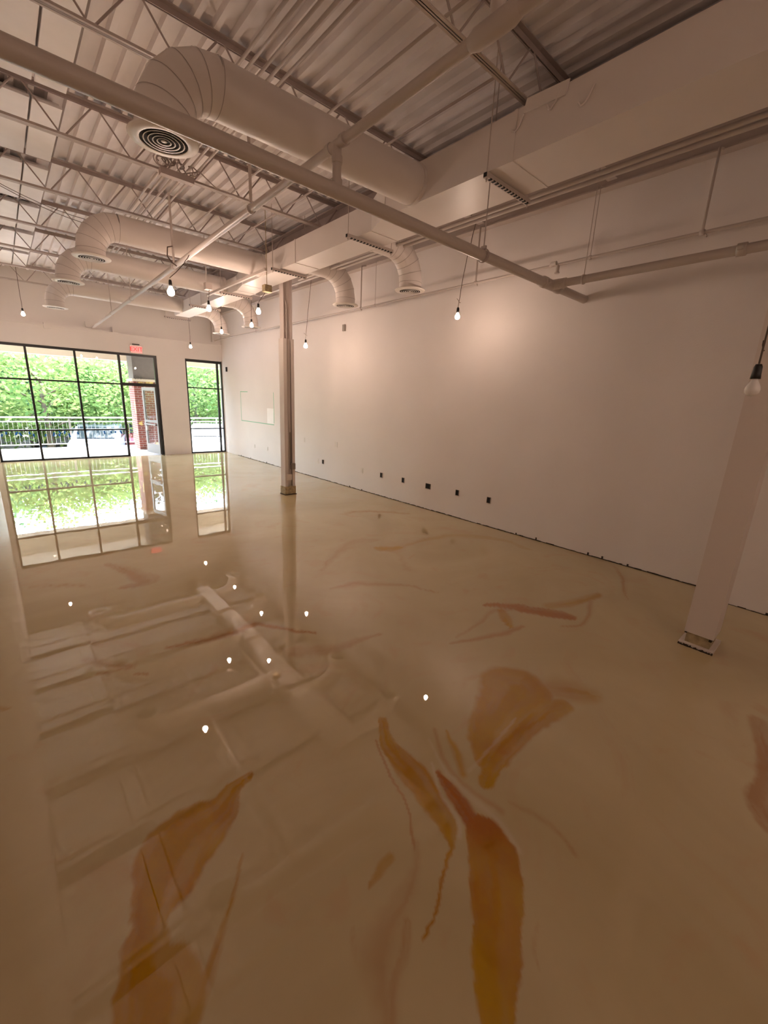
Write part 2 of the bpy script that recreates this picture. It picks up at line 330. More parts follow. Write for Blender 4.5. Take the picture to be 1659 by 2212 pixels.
def build_floor():
    xs = np.unique(np.round(np.concatenate([np.arange(-4, -.8, .2), np.arange(-.8, 2.9, .011), np.arange(2.9, 5.95, .03), [5.95]]), 4))
    ys = np.unique(np.round(np.concatenate([np.arange(-4, -.4, .2), np.arange(-.4, 1.9, .011), np.arange(1.9, 4.6, .02), np.arange(4.6, 14.40, .06), [14.40]]), 4))
    X, Y = np.meshgrid(xs, ys); nx, ny = len(xs), len(ys)
    x = X.ravel(); y = Y.ravel()
    wx = x + (fbm(x * 5, y * 5, 3) - .5) * .07 + (fbm(x * 22, y * 22, 9, 3) - .5) * .032
    wy = y + (fbm(x * 5 + 50, y * 5, 5) - .5) * .07 + (fbm(x * 22 + 9, y * 22, 13, 3) - .5) * .032
    col = np.zeros((len(x), 4), np.float32); col[:, 3] = 1
    for key, pts in STROKES.items():
        ch, amp, soft, streak = STYLE[key]
        pts = smooth_stroke(pts); px = pts; hwm = px[:, 2].max() + .12
        sel = np.where((x > px[:, 0].min() - hwm) & (x < px[:, 0].max() + hwm) & (y > px[:, 1].min() - hwm) & (y < px[:, 1].max() + hwm))[0]
        if len(sel) == 0: continue
        k_w = min(1.0, .25 + px[:, 2].mean() / .08)        # thin lines keep their line
        k_w = k_w * (.7 + .25 * max(0, px[:, 1].mean() - 1.2)); ax = x[sel] + (wx[sel] - x[sel]) * k_w; ay = y[sel] + (wy[sel] - y[sel]) * k_w
        best = np.full(len(sel), 9.); side = np.zeros(len(sel)); along = np.zeros(len(sel)); L0 = 0
        for i in range(len(pts) - 1):
            x0, y0, w0 = pts[i]; x1, y1, w1 = pts[i + 1]; dx, dy = x1 - x0, y1 - y0; L = math.hypot(dx, dy) + 1e-9
            t = np.clip(((ax - x0) * dx + (ay - y0) * dy) / L ** 2, 0, 1)
            ex, ey = ax - x0 - t * dx, ay - y0 - t * dy
            d = np.hypot(ex, ey) / (w0 + (w1 - w0) * t + .004)
            sg = np.sign(dx * ey - dy * ex)
            m = d < best; best[m] = d[m]; side[m] = (d * sg)[m]; along[m] = (L0 + t * L)[m]; L0 += L
        f = np.clip((1 - best) / max(soft, .05), 0, 1); f = f * f * (3 - 2 * f)
        st = fbm(side * 2.2 + 20, along * 2.0 + 5, 21 + len(key), 4)
        f = f * amp * (1 - streak * np.clip((st - .42) * 4, 0, 1))
        col[sel, ch] = np.maximum(col[sel, ch], f)
        if key == 'S3b':                                   # rust pooled at the head of the big stroke
            h = np.clip(1 - along / .22, 0, 1) * f; col[sel, 1] = np.maximum(col[sel, 1], h)
    me = bpy.data.meshes.new('floor')
    v = np.zeros((nx * ny, 3), np.float32); v[:, 0] = x; v[:, 1] = y
    idx = np.arange(nx * ny).reshape(ny, nx)
    q = np.stack([idx[:-1, :-1], idx[:-1, 1:], idx[1:, 1:], idx[1:, :-1]], -1).reshape(-1, 4)
    # a slab below the surface so that the floor has thickness
    corners = np.array([[-4, -4, -.15], [5.95, -4, -.15], [5.95, 14.4, -.15], [-4, 14.4, -.15]], np.float32)
    n0 = len(v); v = np.concatenate([v, corners])
    nf = len(q) + 1
    me.vertices.add(len(v)); me.vertices.foreach_set('co', v.ravel())
    me.loops.add(nf * 4); me.loops.foreach_set('vertex_index', np.concatenate([q.ravel(), [n0 + 3, n0 + 2, n0 + 1, n0]]).astype(np.int32))
    me.polygons.add(nf); me.polygons.foreach_set('loop_start', np.arange(0, nf * 4, 4, dtype=np.int32)); me.update(calc_edges=True)
    a = me.color_attributes.new('stain', 'FLOAT_COLOR', 'POINT')
    a.data.foreach_set('color', np.concatenate([col, np.zeros((4, 4), np.float32)]).ravel())
    me.materials.append(M['floor']); me.validate()
    o = bpy.data.objects.new('floor', me); C.objects.link(o); o['kind'] = 'structure'
build_floor()

# right wall with its nearer, furred-out stretch
b = MB(); b.box(XR, XR + .25, -4, 14.65, -.15, 5.0); b.box(5.445, XR, -4, .60, 0, ZD)
struct('wall_right', b, M['wall'])
# front wall around the two window openings
b = MB(); b.box(-.5, XR, YF, 14.65, 2.98, 5.0); b.box(3.735, 4.555, YF, 14.65, -.15, 2.98); b.box(-.5, -.215, YF, 14.65, -.15, 2.98)
b.box(-.3, XR, YF - .035, YF, 3.0, 3.50)
struct('wall_front', b, M['wall'])
# left wall: runs close beside the camera, then the space widens behind it
b = MB(); b.box(-.5, -.33, 2.6, YF, -.15, 5.0); b.box(-4.0, -.5, 2.6, 2.8, -.15, 5.0); b.box(-4.2, -4.0, -4, 2.8, -.15, 5.0)
struct('wall_left', b, M['wall'])
b = MB(); b.box(-4.2, XR + .25, -4.2, -4.0, -.15, 5.0); struct('wall_back', b, M['wall'])

# corrugated steel deck, ribs running the length of the room
def build_deck():
    b = MB(); pitch = .1524; x = -4.1; prof = []
    while x < XR + .2:
        prof += [(x, ZD), (x + .044, ZD), (x + .056, ZD + .042), (x + .140, ZD + .042)]; x += pitch
    prof.append((x, ZD)); n = len(prof)
    v = [(p[0], y, p[1]) for y in (-4.1, 14.6) for p in prof] + [(prof[0][0], -4.1, 4.98), (prof[-1][0], -4.1, 4.98), (prof[0][0], 14.6, 4.98), (prof[-1][0], 14.6, 4.98)]
    f = [(i, n + i, n + i + 1, i + 1) for i in range(n - 1)] + [(2 * n, 2 * n + 1, 2 * n + 3, 2 * n + 2)]
    b.add(v, f); struct('ceiling', b, M['deck'])
build_deck()

# trims: wall ledge, raised board beside the door, rough unfinished gap at the foot of the right wall
b = MB(); b.box(-.3, XR, YF - .075, YF - .035, 3.47, 3.50); struct('trim_1', b, M['wall'])
b = MB(); b.box(3.76, 4.53, YF - .018, YF, 0.0, 3.08); struct('trim_2', b, M['wall'])
def rough_gap(name, x, y0, y1, hmax, seed):
    r = random.Random(seed); b = MB(); y = y0
    while y < y1:
        w = r.uniform(.02, .07); h = r.uniform(.35, 1.0) * hmax
        if r.random() < .04: h = hmax * r.uniform(1.8, 3.2); w = .02
        t = r.uniform(.003, .010)
        b.box(x - t, x + .004, y, min(y + w, y1), -.002, h); y += w
    return struct(name, b, M['rough_edge'])
rough_gap('trim_3', XR, .62, 13.4, .016, 3); rough_gap('trim_4', 5.445, -2, .60, .010, 5)

# ------------------------------------------------------------------ windows and door
def window(name, xs, zs, holes_glass, extra=()):
    root = bpy.data.objects.new(name, None); C.objects.link(root); root.location = (xs[0], YF, 0); root['kind'] = 'structure'
    return root
w1 = window('window_1', [-.215], [0], None)
b = MB(); fy0, fy1 = YF + .02, YF + .09
for x0, x1, z0, z1 in [(-.215, 3.735, 2.915, 2.98), (-.215, -.170, 0, 2.92), (.625, .675, 0, 2.92), (1.665, 1.715, 0, 2.92), (2.705, 2.765, 0, 2.92), (3.655, 3.735, 0, 2.92),
                       (-.215, 2.71, 0, .045), (-.215, 2.71, .79, .83), (-.215, 2.71, 2.09, 2.13), (2.76, 3.66, 2.07, 2.16)]:
    b.box(x0, x1, fy0, fy1, z0, z1)
b.build('window_frame', M['frame'], w1)
for (x0, x1) in ((-.17, .625), (.675, 1.665), (1.715, 2.705)):
    for (z0, z1) in ((.045, .79), (.83, 2.09), (2.13, 2.915)):
        b = MB(); b.box(x0, x1, YF + .052, YF + .058, z0, z1); b.build('pane', M['glass'], w1)
b = MB(); b.box(2.765, 3.655, YF + .052, YF + .058, 2.16, 2.915); tp = b.build('pane', M['glass'], w1)
b = MB(); b.box(2.71, 3.66, YF + .10, YF + .16, 2.10, 2.15); b.box(3.10, 3.42, YF - .01, YF + .02, 2.09, 2.14); b.build('door_closer', M['frame'], w1)
w2 = window('window_2', [4.555], [0], None)
b = MB()
for x0, x1, z0, z1 in [(4.555, XR, 2.90, 2.98), (4.555, 4.60, 0, 2.92), (5.545, 5.60, 0, 2.92), (5.69, XR, 0, 2.92), (4.555, XR, 0, .045), (4.555, XR, .79, .825), (4.555, XR, 2.09, 2.125)]:
    b.box(x0, x1, fy0, fy1, z0, z1)
b.build('window_frame', M['frame'], w2)
for (x0, x1) in ((4.60, 5.545), (5.60, 5.69)):
    for (z0, z1) in ((.045, .79), (.825, 2.09), (2.125, 2.90)):
        b = MB(); b.box(x0, x1, YF + .052, YF + .058, z0, z1); b.build('pane', M['glass'], w2)

# glass door swung open to the outside, hinged on the right jamb
dr = bpy.data.objects.new('door_1', None); C.objects.link(dr); dr.location = (3.645, YF + .07, 0); dr['kind'] = 'structure'
W_, H_ = .90, 2.06
def dbox(name, u0, u1, z0, z1, t0, t1, m, parent=dr):   # u along the leaf, t through it
    b = MB(); b.box(u0, u1, t0, t1, z0, z1)
    o = b.build(name, m); 
    o.parent = parent; return o
b = MB()
for u0, u1, z0, z1 in [(0, .09, .01, H_), (W_ - .09, W_, .01, H_), (.09, W_ - .09, .01, .29), (.09, W_ - .09, H_ - .10, H_), (.09, W_ - .09, .98, 1.05)]: b.box(u0, u1, -.022, .022, z0, z1)
leaf = b.build('door_leaf', M['alu']); leaf.parent = dr
p1 = dbox('pane', .09, W_ - .09, .29, .98, -.003, .003, M['glass']); p2 = dbox('pane', .09, W_ - .09, 1.05, H_ - .10, -.003, .003, M['glass'])
b = MB(); b.box(.08, W_ - .06, .03, .075, .90, .94); b.box(.08, .11, .022, .05, .895, .945); b.box(W_ - .12, W_ - .06, .022, .05, .89, .95); o = b.build('push_bar', M['alu']); o.parent = dr
b = MB(); b.tube([(W_ - .13, -.022, .86), (W_ - .13, -.07, .88), (W_ - .13, -.07, 1.14), (W_ - .13, -.022, 1.16)], .012, 8); o = b.build('pull_handle', M['alu']); o.parent = dr
b = MB(); b.box(W_ - .17, W_ - .09, .022, .045, .72, .86); o = b.build('lock_case', M['box_metal']); o.parent = dr
dr.rotation_euler = (0, 0, math.radians(101))

# text as real letter geometry
def text_mesh(txt, size, depth, name, m, parent=None):
    cu = bpy.data.curves.new('t', 'FONT'); cu.body = txt; cu.size = size; cu.extrude = depth; cu.align_x = 'CENTER'; cu.align_y = 'CENTER'
    o = bpy.data.objects.new('t', cu); C.objects.link(o)
    bpy.context.view_layer.update()
    me = bpy.data.meshes.new_from_object(o.evaluated_get(bpy.context.evaluated_depsgraph_get()))
    bpy.data.objects.remove(o); me.materials.clear(); me.materials.append(m); me.name = name
    q = bpy.data.objects.new(name, me); C.objects.link(q)
    if parent is not None: q.parent = parent
    return q
t = text_mesh('440', .16, .002, 'suite_number', M['decal'], w1)
t.rotation_euler = (PI / 2, 0, PI); t.location = (3.20 + .215, .062, 2.32)

# ================================================================== steel structure
JY = [2.40, 4.12, 5.86, 7.47, 9.12, 10.72, 12.30, 13.85]
ordinal = ['nearest', 'second nearest', 'third nearest', 'fourth nearest', 'fifth nearest', 'sixth nearest', 'seventh nearest', 'farthest']
extra_j = ['above the thick water pipe', 'just behind the nearest round duct', 'at the cable tangle', 'behind the second hanging bulb row', 'over the third round duct', 'over the middle of the window bay', 'before the last round duct', 'close to the window wall']
def chord_mb(y, x0, x1, z, top):
    b = MB(); s = -1 if top else 1; h = .045 if top else .032; hw = .05 if top else .034
    zf0, zf1 = (z - .006, z) if top else (z, z + .006)
    b.box(x0, x1, y - hw, y + hw, zf0, zf1)
    for q in (-.012, .006): b.box(x0, x1, y + q, y + q + .006, min(z, z + s * h), max(z, z + s * h))
    return b
for i, y in enumerate(JY):
    x0 = -.33 if y > 2.7 else -3.9
    t = thing('roof_joist', (4.2, y, ZD), f'painted open-web roof joist under the deck, {ordinal[i]} to the camera', 'joist', 'open-web joists under the deck')
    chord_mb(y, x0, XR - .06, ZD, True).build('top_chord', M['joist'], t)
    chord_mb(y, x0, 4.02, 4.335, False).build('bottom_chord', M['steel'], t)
    b = MB(); pitch = .62; x = .84 - pitch * 8
    while x < 3.95:
        if x > x0 + .1:
            b.tube([(x - .03, y, 4.37), (x - .28, y, 4.685)], .0085, 6); b.tube([(x + .03, y, 4.37), (x + .28, y, 4.685)], .0085, 6)
        x += pitch
    b.tube([(3.98, y, 4.35), (4.20, y, 4.66)], .010, 6)
    for xx in (4.65, 5.2): b.tube([(xx - .25, y, 4.68), (xx, y, 4.40), (xx + .25, y, 4.68)], .0085, 6)
    b.box(4.40, 5.45, y - .05, y + .05, 4.37, 4.376)
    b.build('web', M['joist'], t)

def wbeam(b, x, w, y0, y1, z0, z1, tf=.014):
    b.box(x - w / 2, x + w / 2, y0, y1, z0, z0 + tf); b.box(x - w / 2, x + w / 2, y0, y1, z1 - tf, z1); b.box(x - .006, x + .006, y0, y1, z0 + tf, z1 - tf); return b
b = MB(); wbeam(b, 4.23, .18, -4, YF, 4.30, 4.665)
tag(b.build('roof_girder', M['joist']), 'deep painted steel girder running the room length above the columns', 'girder')
b = MB(); b.box(5.60, XR, -4, YF, 4.385, 4.40); b.box(5.655, 5.67, -4, YF, 4.40, ZD - .01); b.box(5.60, XR, -4, YF, 4.70, ZD - .003)
tag(b.build('wall_beam', M['steel']), 'long painted steel beam along the top of the right wall', 'beam')

# far column: open H shape, lower part clad, raceway and boxes in the recess
t = thing('steel_column', (4.20, 7.43, 0), 'tall slim painted steel column standing in the middle of the floor', 'column')
b = MB(); b.box(4.115, 4.127, 7.36, 7.50, 0, 4.30); b.box(4.283, 4.295, 7.36, 7.50, 0, 4.30); b.box(4.12, 4.29, 7.425, 7.437, 0, 4.30); b.build('column_shaft', M['steel'], t)
b = MB(); b.box(4.095, 4.115, 7.35, 7.52, .15, 2.97); b.box(4.115, 4.165, 7.35, 7.365, .15, 2.97); b.box(4.262, 4.32, 7.35, 7.365, .15, 2.97); b.box(4.30, 4.32, 7.365, 7.52, .15, 2.97)
b.box(4.165, 4.262, 7.40, 7.415, .15, 2.97); b.build('cladding', M['sheath'], t)
b = MB(); b.tube([(4.185, 7.385, .60), (4.185, 7.385, 3.55)], .012, 10); b.tube([(4.185, 7.385, 3.55), (4.17, 7.40, 3.62)], .012, 10); b.build('raceway', M['pipe'], t)
b = MB(); b.tube([(4.235, 7.385, .60), (4.235, 7.385, 1.25)], .009, 8); b.build('raceway', M['box_metal'], t)
b = MB(); b.box(4.225, 4.30, 7.30, 7.36, .52, .64); b.build('switch_box', M['box_metal'], t)
b = MB(); b.box(4.13, 4.24, 7.335, 7.355, .30, .42); b.build('cover_plate', M['sheath'], t)
b = MB(); b.box(4.085, 4.325, 7.335, 7.53, .012, .17); o = b.build('bare_base', M['base'], t)
b = MB(); b.box(4.075, 4.335, 7.32, 7.54, 0, .014); b.build('base_plate', M['rough_edge'], t)

# near column
t = thing('steel_column', (4.26, .51, 0), 'wide boxed white column beside the right edge, bare at its foot', 'column')
b = MB(); b.box(4.13, 4.39, .41, .61, .115, 4.30); b.build('cladding', M['sheath'], t)
b = MB(); b.box(4.145, 4.375, .425, .595, .02, .115); b.build('bare_base', M['base'], t)
b = MB(); b.box(4.105, 4.41, .39, .63, 0, .022); b.build('base_plate', M['sheath'], t)
r = random.Random(2); b = MB()
for k in range(26):
    y = .39 + .24 * k / 26; b.box(4.098 - r.uniform(0, .008), 4.108, y, y + .0095, 0, r.uniform(.004, .016))
for (y, z, s) in ((.60, .11, .008), (.43, .10, .010), (.417, .115, .007)): b.box(4.134, 4.146, y - s, y + s, z - s, z + s)
b.build('ragged_edge', M['rough_edge'], t)
tk = MB()

# ================================================================== air ducts
t = thing('trunk_duct', (3.75, 3, 3.86), 'long rectangular white air duct running overhead toward the windows', 'duct')
def quad(x0, x1, z0, z1, y): return [(x0, y, z0), (x1, y, z0), (x1, y, z1), (x0, y, z1)]
s1 = (3.46, 4.05, 3.86, 4.21); s2 = (3.62, 4.05, 3.865, 4.17); s3 = (3.73, 4.10, 3.865, 4.12)
b = MB(); b.loft(quad(*s1, -3.9), quad(*s1, 2.36)); b.build('duct_section', M['duct'], t)
b = MB(); b.loft(quad(3.456, 4.054, 3.856, 4.214, 2.36), quad(3.456, 4.054, 3.856, 4.214, 2.385)); b.loft(quad(*s1, 2.385), quad(*s1, 3.95)); b.build('duct_section', M['duct'], t)
b = MB(); b.loft(quad(*s1, 3.95), quad(*s2, 4.35)); b.build('reducer', M['duct'], t)
b = MB(); b.loft(quad(*s2, 4.35), quad(*s2, 7.95)); b.build('duct_section', M['duct'], t)
b = MB(); b.loft(quad(*s2, 7.95), quad(*s3, 8.45)); b.build('reducer', M['duct'], t)
b = MB(); b.loft(quad(*s3, 8.45), quad(*s3, 12.35)); b.build('duct_section', M['duct'], t)
for (y, s) in ((.6, s1), (3.94, s1), (4.35, s2), (6.1, s2), (7.95, s2), (8.45, s3), (10.4, s3)):
    b = MB(); e = .006; b.loft(quad(s[0] - e, s[1] + e, s[2] - e, s[3] + e, y - .012), quad(s[0] - e, s[1] + e, s[2] - e, s[3] + e, y + .012)); b.build('seam', M['duct'], t)
# loose mastic patches on the side of the duct
b = MB(); r = random.Random(8)
for (yc, zc) in ((2.0, 4.20), (1.75, 4.12), (2.3, 4.16)):
    b.tube([(3.452, yc + .10 * k / 6, zc - .10 * math.sin(k / 6 * 2.2) + r.uniform(-.01, .01)) for k in range(7)], .008, 6)
b.obox((3.452, 2.12, 4.19), (.006, 0, 0), (0, .17, .01), (0, -.01, .045)); b.build('mastic_patch', M['duct'], t)

def diffuser(parent, x, y, z, R_=.225):
    b = MB(); b.lathe([(R_ * .68, .0), (R_ * .70, -.002), (R_ * .98, .010), (R_, .018), (R_ * .97, .024), (R_ * .68, .024), (R_ * .68, 0)], (x, y, z), 32)
    d = b.build('diffuser', M['diffuser'], parent)
    for q in (.56, .43, .30, .18):
        b = MB(); b.lathe([(R_ * q, .001), (R_ * (q + .03), .0), (R_ * (q + .01), .0045), (R_ * (q - .01), .0045), (R_ * q, .001)], (x, y, z), 28)
        o = b.build('ring', M['diffuser']); o.data.transform(Matrix.Translation(-Vector(parent.location))); o.parent = d
    b = MB(); b.lathe([(0.0001, .002), (R_ * .07, .002), (R_ * .09, .005), (.0001, .006)], (x, y, z), 16); o = b.build('hub', M['diffuser']); o.data.transform(Matrix.Translation(-Vector(parent.location))); o.parent = d
    b = MB(); b.lathe([(.0001, .006), (R_ * .68, .006)], (x, y, z), 24); o = b.build('painted_throat_shade', M['black']); o.data.transform(Matrix.Translation(-Vector(parent.location))); o.parent = d  # black disc stands in for the shade inside the duct mouth

def branch(x_trunk, y, x_m, z_m, side, r, er, label, y_tr=None, z_ax=4.03):
    y_tr = y if y_tr is None else y_tr
    t = thing('branch_duct', (x_trunk, y, z_ax), label, 'duct', 'round branch ducts with elbows')
    s = -1 if side == 'left' else 1
    xs = x_m - s * er
    b = MB(); b.tube([(x_trunk - s * .01, y_tr, z_ax), (xs, y, z_ax)], r, 36); b.build('duct_run', M['duct'], t)
    b = MB(); b.tube([(x_trunk - s * .005, y_tr, z_ax), (x_trunk + s * .035, y_tr, z_ax)], r + .008, 36); b.build('collar', M['duct'], t)
    pts = [(xs + s * er * math.sin(a), y, z_ax - er * (1 - math.cos(a))) for a in [PI / 2 * k / 5 for k in range(6)]]
    pts.append((x_m, y, z_m + .03)); b = MB(); b.tube(pts, r, 36, gore=True, cap=False); b.build('elbow', M['duct'], t)
    b = MB()
    for k in range(0, 6): 
        c = Vector(pts[k]); a = PI / 2 * k / 5; tv = Vector((s * math.cos(a), 0, -math.sin(a))); b.tube([c - tv * .0025, c + tv * .0025], r + .003, 36, cap=False)
    b.build('seam', M['seam'], t)
    diffuser(t, x_m, y, z_m)
branch(3.46, 3.58, 1.10, 3.57, 'left', .178, .38, 'nearest and largest-looking round duct, its ringed vent facing down at upper left', 3.50)
branch(3.62, 7.20, 1.18, 3.59, 'left', .17, .34, 'round duct left of the trunk, second from the camera')
branch(3.73, 9.10, 1.12, 3.60, 'left', .17, .34, 'round duct left of the trunk, third from the camera')
branch(3.73, 11.80, 1.16, 3.56, 'left', .17, .34, 'round duct left of the trunk, farthest and lowest in view')
branch(4.05, 4.84, 4.82, 3.50, 'right', .165, .42, 'short elbow duct right of the trunk, closest to the camera')
branch(4.05, 6.40, 4.80, 3.50, 'right', .165, .42, 'short elbow duct just right of the slim column, second from the camera')
branch(4.10, 10.15, 4.80, 3.50, 'right', .165, .42, 'short elbow duct just left of the slim column, third from the camera')
branch(4.10, 11.90, 4.76, 3.50, 'right', .165, .42, 'short elbow duct farthest from the camera, near the window corner')

# trapeze hangers: slotted channel under the trunk on two rods
for i, (y, x0, x1) in enumerate([(2.61, 3.44, 4.16), (4.60, 3.45, 4.21), (6.55, 3.47, 4.09), (8.70, 3.50, 4.15), (10.48, 3.50, 4.20), (12.55, 3.54, 4.20)]):
    zt = 3.856
    where = ['nearest, under the wide end of the trunk duct', 'second nearest, beside the near right elbow', 'third nearest, just before the slim column', 'fourth nearest, past the slim column', 'fifth nearest, between far round ducts', 'farthest, at the end of the trunk duct'][i]
    t = thing('duct_hanger', ((x0 + x1) / 2, y, zt), f'slotted channel hanger with rods, {where}', 'hanger', 'trapeze hangers carrying the trunk duct')
    b = MB(); b.box(x0, x1, y - .02, y + .02, zt - .041, zt)
    k = x0 + .05
    while k < x1 - .04: b.box(k, k + .028, y - .0215, y + .008, zt - .0425, zt - .034, 1); k += .051
    b.box(x0 - .004, x0 + .001, y - .015, y + .015, zt - .036, zt - .004, 1)
    b.build('channel', [M['steel'], M['black']], t)  # black faces paint shade into the slots and the open channel end
    for x in (x0 + .02, x1 - .02):
        b = MB(); b.tube([(x, y, zt - .07), (x, y, ZD - .003)], .005, 6); b.lathe([(.0001, 0), (.011, 0), (.011, -.012), (.0001, -.012)], (x, y, zt - .041), 6); b.build('rod', M['steel'], t)

# ================================================================== pipes
def coupling(b, c, d, r, w=.045):
    c = Vector(c); d = Vector(d).normalized(); b.tube([c - d * w, c - d * w * .9, c + d * w * .9, c + d * w], [r * 1.0, r * 1.28, r * 1.28, r * 1.0], 16)
    s = d.cross(Vector((0, 0, 1))) if abs(d.z) < .9 else Vector((1, 0, 0)); s.normalize(); u = s.cross(d)
    for q in (-1, 1): b.obox(c + s * q * r * 1.45, s * r * .28, d * w * .55, u * r * .35)
    return b
t = thing('water_main', (2.6, 2.64, 3.25), 'thick white water pipe crossing the ceiling from upper left into the right wall', 'pipe')
b = MB(); b.tube([(-.329, 2.635, 3.243), (XR - .001, 2.635, 3.243)], .0455, 24); b.build('pipe_run', M['pipe'], t)
for x in (4.70, 5.02): b = MB(); coupling(b, (x, 2.635, 3.243), (1, 0, 0), .0455, .035); b.build('coupling', M['pipe'], t)
b = MB(); b.tube([(4.74, 2.635, 3.243), (4.98, 2.635, 3.243)], .054, 20); b.tube([(4.86, 2.62, 3.243), (4.86, 2.52, 3.243)], .052, 20); b.build('tee', M['pipe'], t)
b = MB(); b.tube([(1.885, 2.635, 3.25), (1.885, 2.635, 3.50)], .030, 16); b.tube([(1.885, 2.635, 3.265), (1.885, 2.635, 3.31)], .037, 16); b.tube([(1.885, 2.635, 3.40), (1.885, 2.635, 3.44)], .036, 16); b.build('riser', M['pipe'], t)
b = MB(); b.tube([(3.55, 2.635, 3.29), (3.55, 2.635, ZD)], .005, 6); b.lathe([(.055, -.012), (.060, -.012), (.060, .012), (.055, .012), (.055, -.012)], (3.55, 2.635, 3.243), 16, axis='x'); b.box(3.54, 3.56, 2.61, 2.66, 3.29, 3.32); b.build('clevis', M['joist'], t)

t = thing('sprinkler_line', (1.9, 2.64, 3.5), 'long white sprinkler pipe running from the camera end down to the window wall', 'pipe')
def SL(y): return (1.885 + (y - 2.64) * .0252, y, 3.505 + (y - 2.64) * .0045)
b = MB(); b.tube([SL(-3.9), SL(2.5), SL(YF - .035)], .0295, 20); b.build('pipe_run', M['pipe'], t)
b = MB(); b.tube([SL(1.30), SL(1.34), SL(1.52), SL(1.56)], [.030, .043, .043, .030], 18); b.tube([(SL(1.42)[0], 1.42, 3.50), (SL(1.42)[0], 1.42, 3.62), (SL(1.42)[0] - .06, 1.40, 3.66), (SL(1.42)[0] - .5, 1.36, 3.68)], .034, 14); b.build('tee', M['pipe'], t)
for y in (2.56, 2.72): b = MB(); b.tube([SL(y - .02), SL(y + .02)], .037, 16); b.build('coupling', M['pipe'], t)
for i, y in enumerate((3.98, 6.42, 9.2, 11.3)):
    c = SL(y); b = MB()
    b.tube([(c[0], y, c[2] + .05), (c[0], y, 4.36)], .014 if i < 2 else .007, 8)
    b.lathe([(.034, -.012), (.040, -.012), (.040, .012), (.034, .012), (.034, -.012)], c, 16, axis='y'); b.build('clevis', M['steel'], t)
b = MB(); c = SL(6.36); b.tube([(c[0] - .02, 6.36, c[2] + .22), (c[0] - .10, 6.30, c[2] + .18), (c[0] - .14, 6.2, c[2] + .05), (c[0] - .12, 6.1, c[2] - .04), (c[0] - .10, 6.0, c[2] - .09)], .007, 6); b.build('strap_wire', M['cord'], t)

t = thing('branch_pipe', (4.86, 1.5, 3.25), 'white grooved pipe leaving the thick pipe and running back along the right wall', 'pipe')
b = MB(); b.tube([(4.86, 2.53, 3.243), (4.86, -3.9, 3.27)], .040, 20); b.build('pipe_run', M['pipe'], t)
b = MB(); coupling(b, (4.86, 2.50, 3.243), (0, 1, 0), .040, .035); b.build('coupling', M['pipe'], t)
b = MB(); coupling(b, (4.86, .98, 3.25), (0, 1, 0), .040, .035); b.build('coupling', M['pipe'], t)
b = MB(); b.tube([(4.86, 2.28, 3.29), (4.86, 2.28, ZD)], .004, 6); b.lathe([(.043, -.010), (.049, -.010), (.049, .010), (.043, .010), (.043, -.010)], (4.86, 2.28, 3.243), 14, axis='y'); b.build('clevis', M['steel'], t)

t = thing('thin_wall_pipe', (5.5, 6, 3.65), 'thin white pipe hung level along the upper right wall', 'pipe')
def TP(y): return (5.5, y, 3.652 - (y - 1) * .0035)
b = MB(); b.tube([TP(.62), TP(14.33)], .016, 12); b.build('pipe_run', M['pipe'], t)
b = MB(); b.tube([(5.5, 2.93, 3.65), (5.5, 2.93, 3.56)], .022, 12); b.tube([(5.46, 2.93, 3.655), (5.46, 2.99, 3.655), (5.5, 3.02, 3.65)], .024, 12); b.tube([(5.5, 2.93, 3.56), (5.5, 2.93, 3.545)], .03, 12); b.build('valve', M['pipe'], t)
for y in (1.46, 4.17, 6.84): 
    c = TP(y); b = MB(); b.tube([(5.5, y, c[2] - .01), (5.5, y, 4.36), (5.61, y, 4.39)], .0125, 8); b.lathe([(.017, -.02), (.026, -.02), (.026, .02), (.017, .02), (.017, -.02)], c, 14, axis='y'); b.tube([(5.5, y - .03, c[2] - .02), (5.48, y - .05, c[2] - .05)], .008, 6); b.build('pipe_hanger', M['steel'], t)
for y in (2.54, 6.42, 9.66, 11.35):
    c = TP(y); b = MB(); b.tube([(5.5, y, c[2] - .01), (5.5, y, 4.37), (5.61, y, 4.39)], .004, 6); b.tube([(5.5, y - .012, c[2]), (5.5, y + .012, c[2])], .022, 12); b.build('pipe_hanger', M['steel'], t)
for i, (x, z, y0, y1, lab) in enumerate([(4.375, 3.975, -3.9, 7.25, 'inner'), (4.50, 3.985, -3.9, 9.0, 'outer')]):
    b = MB(); b.tube([(x, y0, z), (x, y1, z)], .020, 10)
    tag(b.build('electrical_conduit', M['pipe']), f'straight white conduit on the wall side of the trunk duct, {lab} one', 'conduit', 'conduits beside the trunk duct')
labs = ['leftmost', 'second from the left', 'middle', 'second from the right', 'rightmost']
for i, (x, z, y0, y1) in enumerate([(1.80, 4.45, -1.0, 14.2), (1.87, 4.45, -1.0, 14.2), (1.97, 4.45, 2.6, 14.2), (2.05, 4.45, 2.6, 10.0), (2.14, 4.45, 2.6, 8.0)]):
    b = MB(); b.tube([(x, y0, z), (x, y1, z)], .0125, 8)
    tag(b.build('electrical_conduit', M['pipe']), f'slim conduit through the roof joists, {labs[i]} of the bundle', 'conduit', 'conduit bundle through the joists')
for i, (x, z, y0, y1, lab) in enumerate([(3.29, 4.40, 2.45, 8.3, 'dark slim conduit between the joists left of the trunk duct'), (2.62, 4.42, 2.0, 9.3, 'slim pale conduit crossing under the joists between sprinkler pipe and trunk duct')]):
    b = MB(); b.tube([(x, y0, z), (x, y1, z)], .011, 8); tag(b.build('electrical_conduit', M['joist'] if i == 0 else M['pipe']), lab, 'conduit')

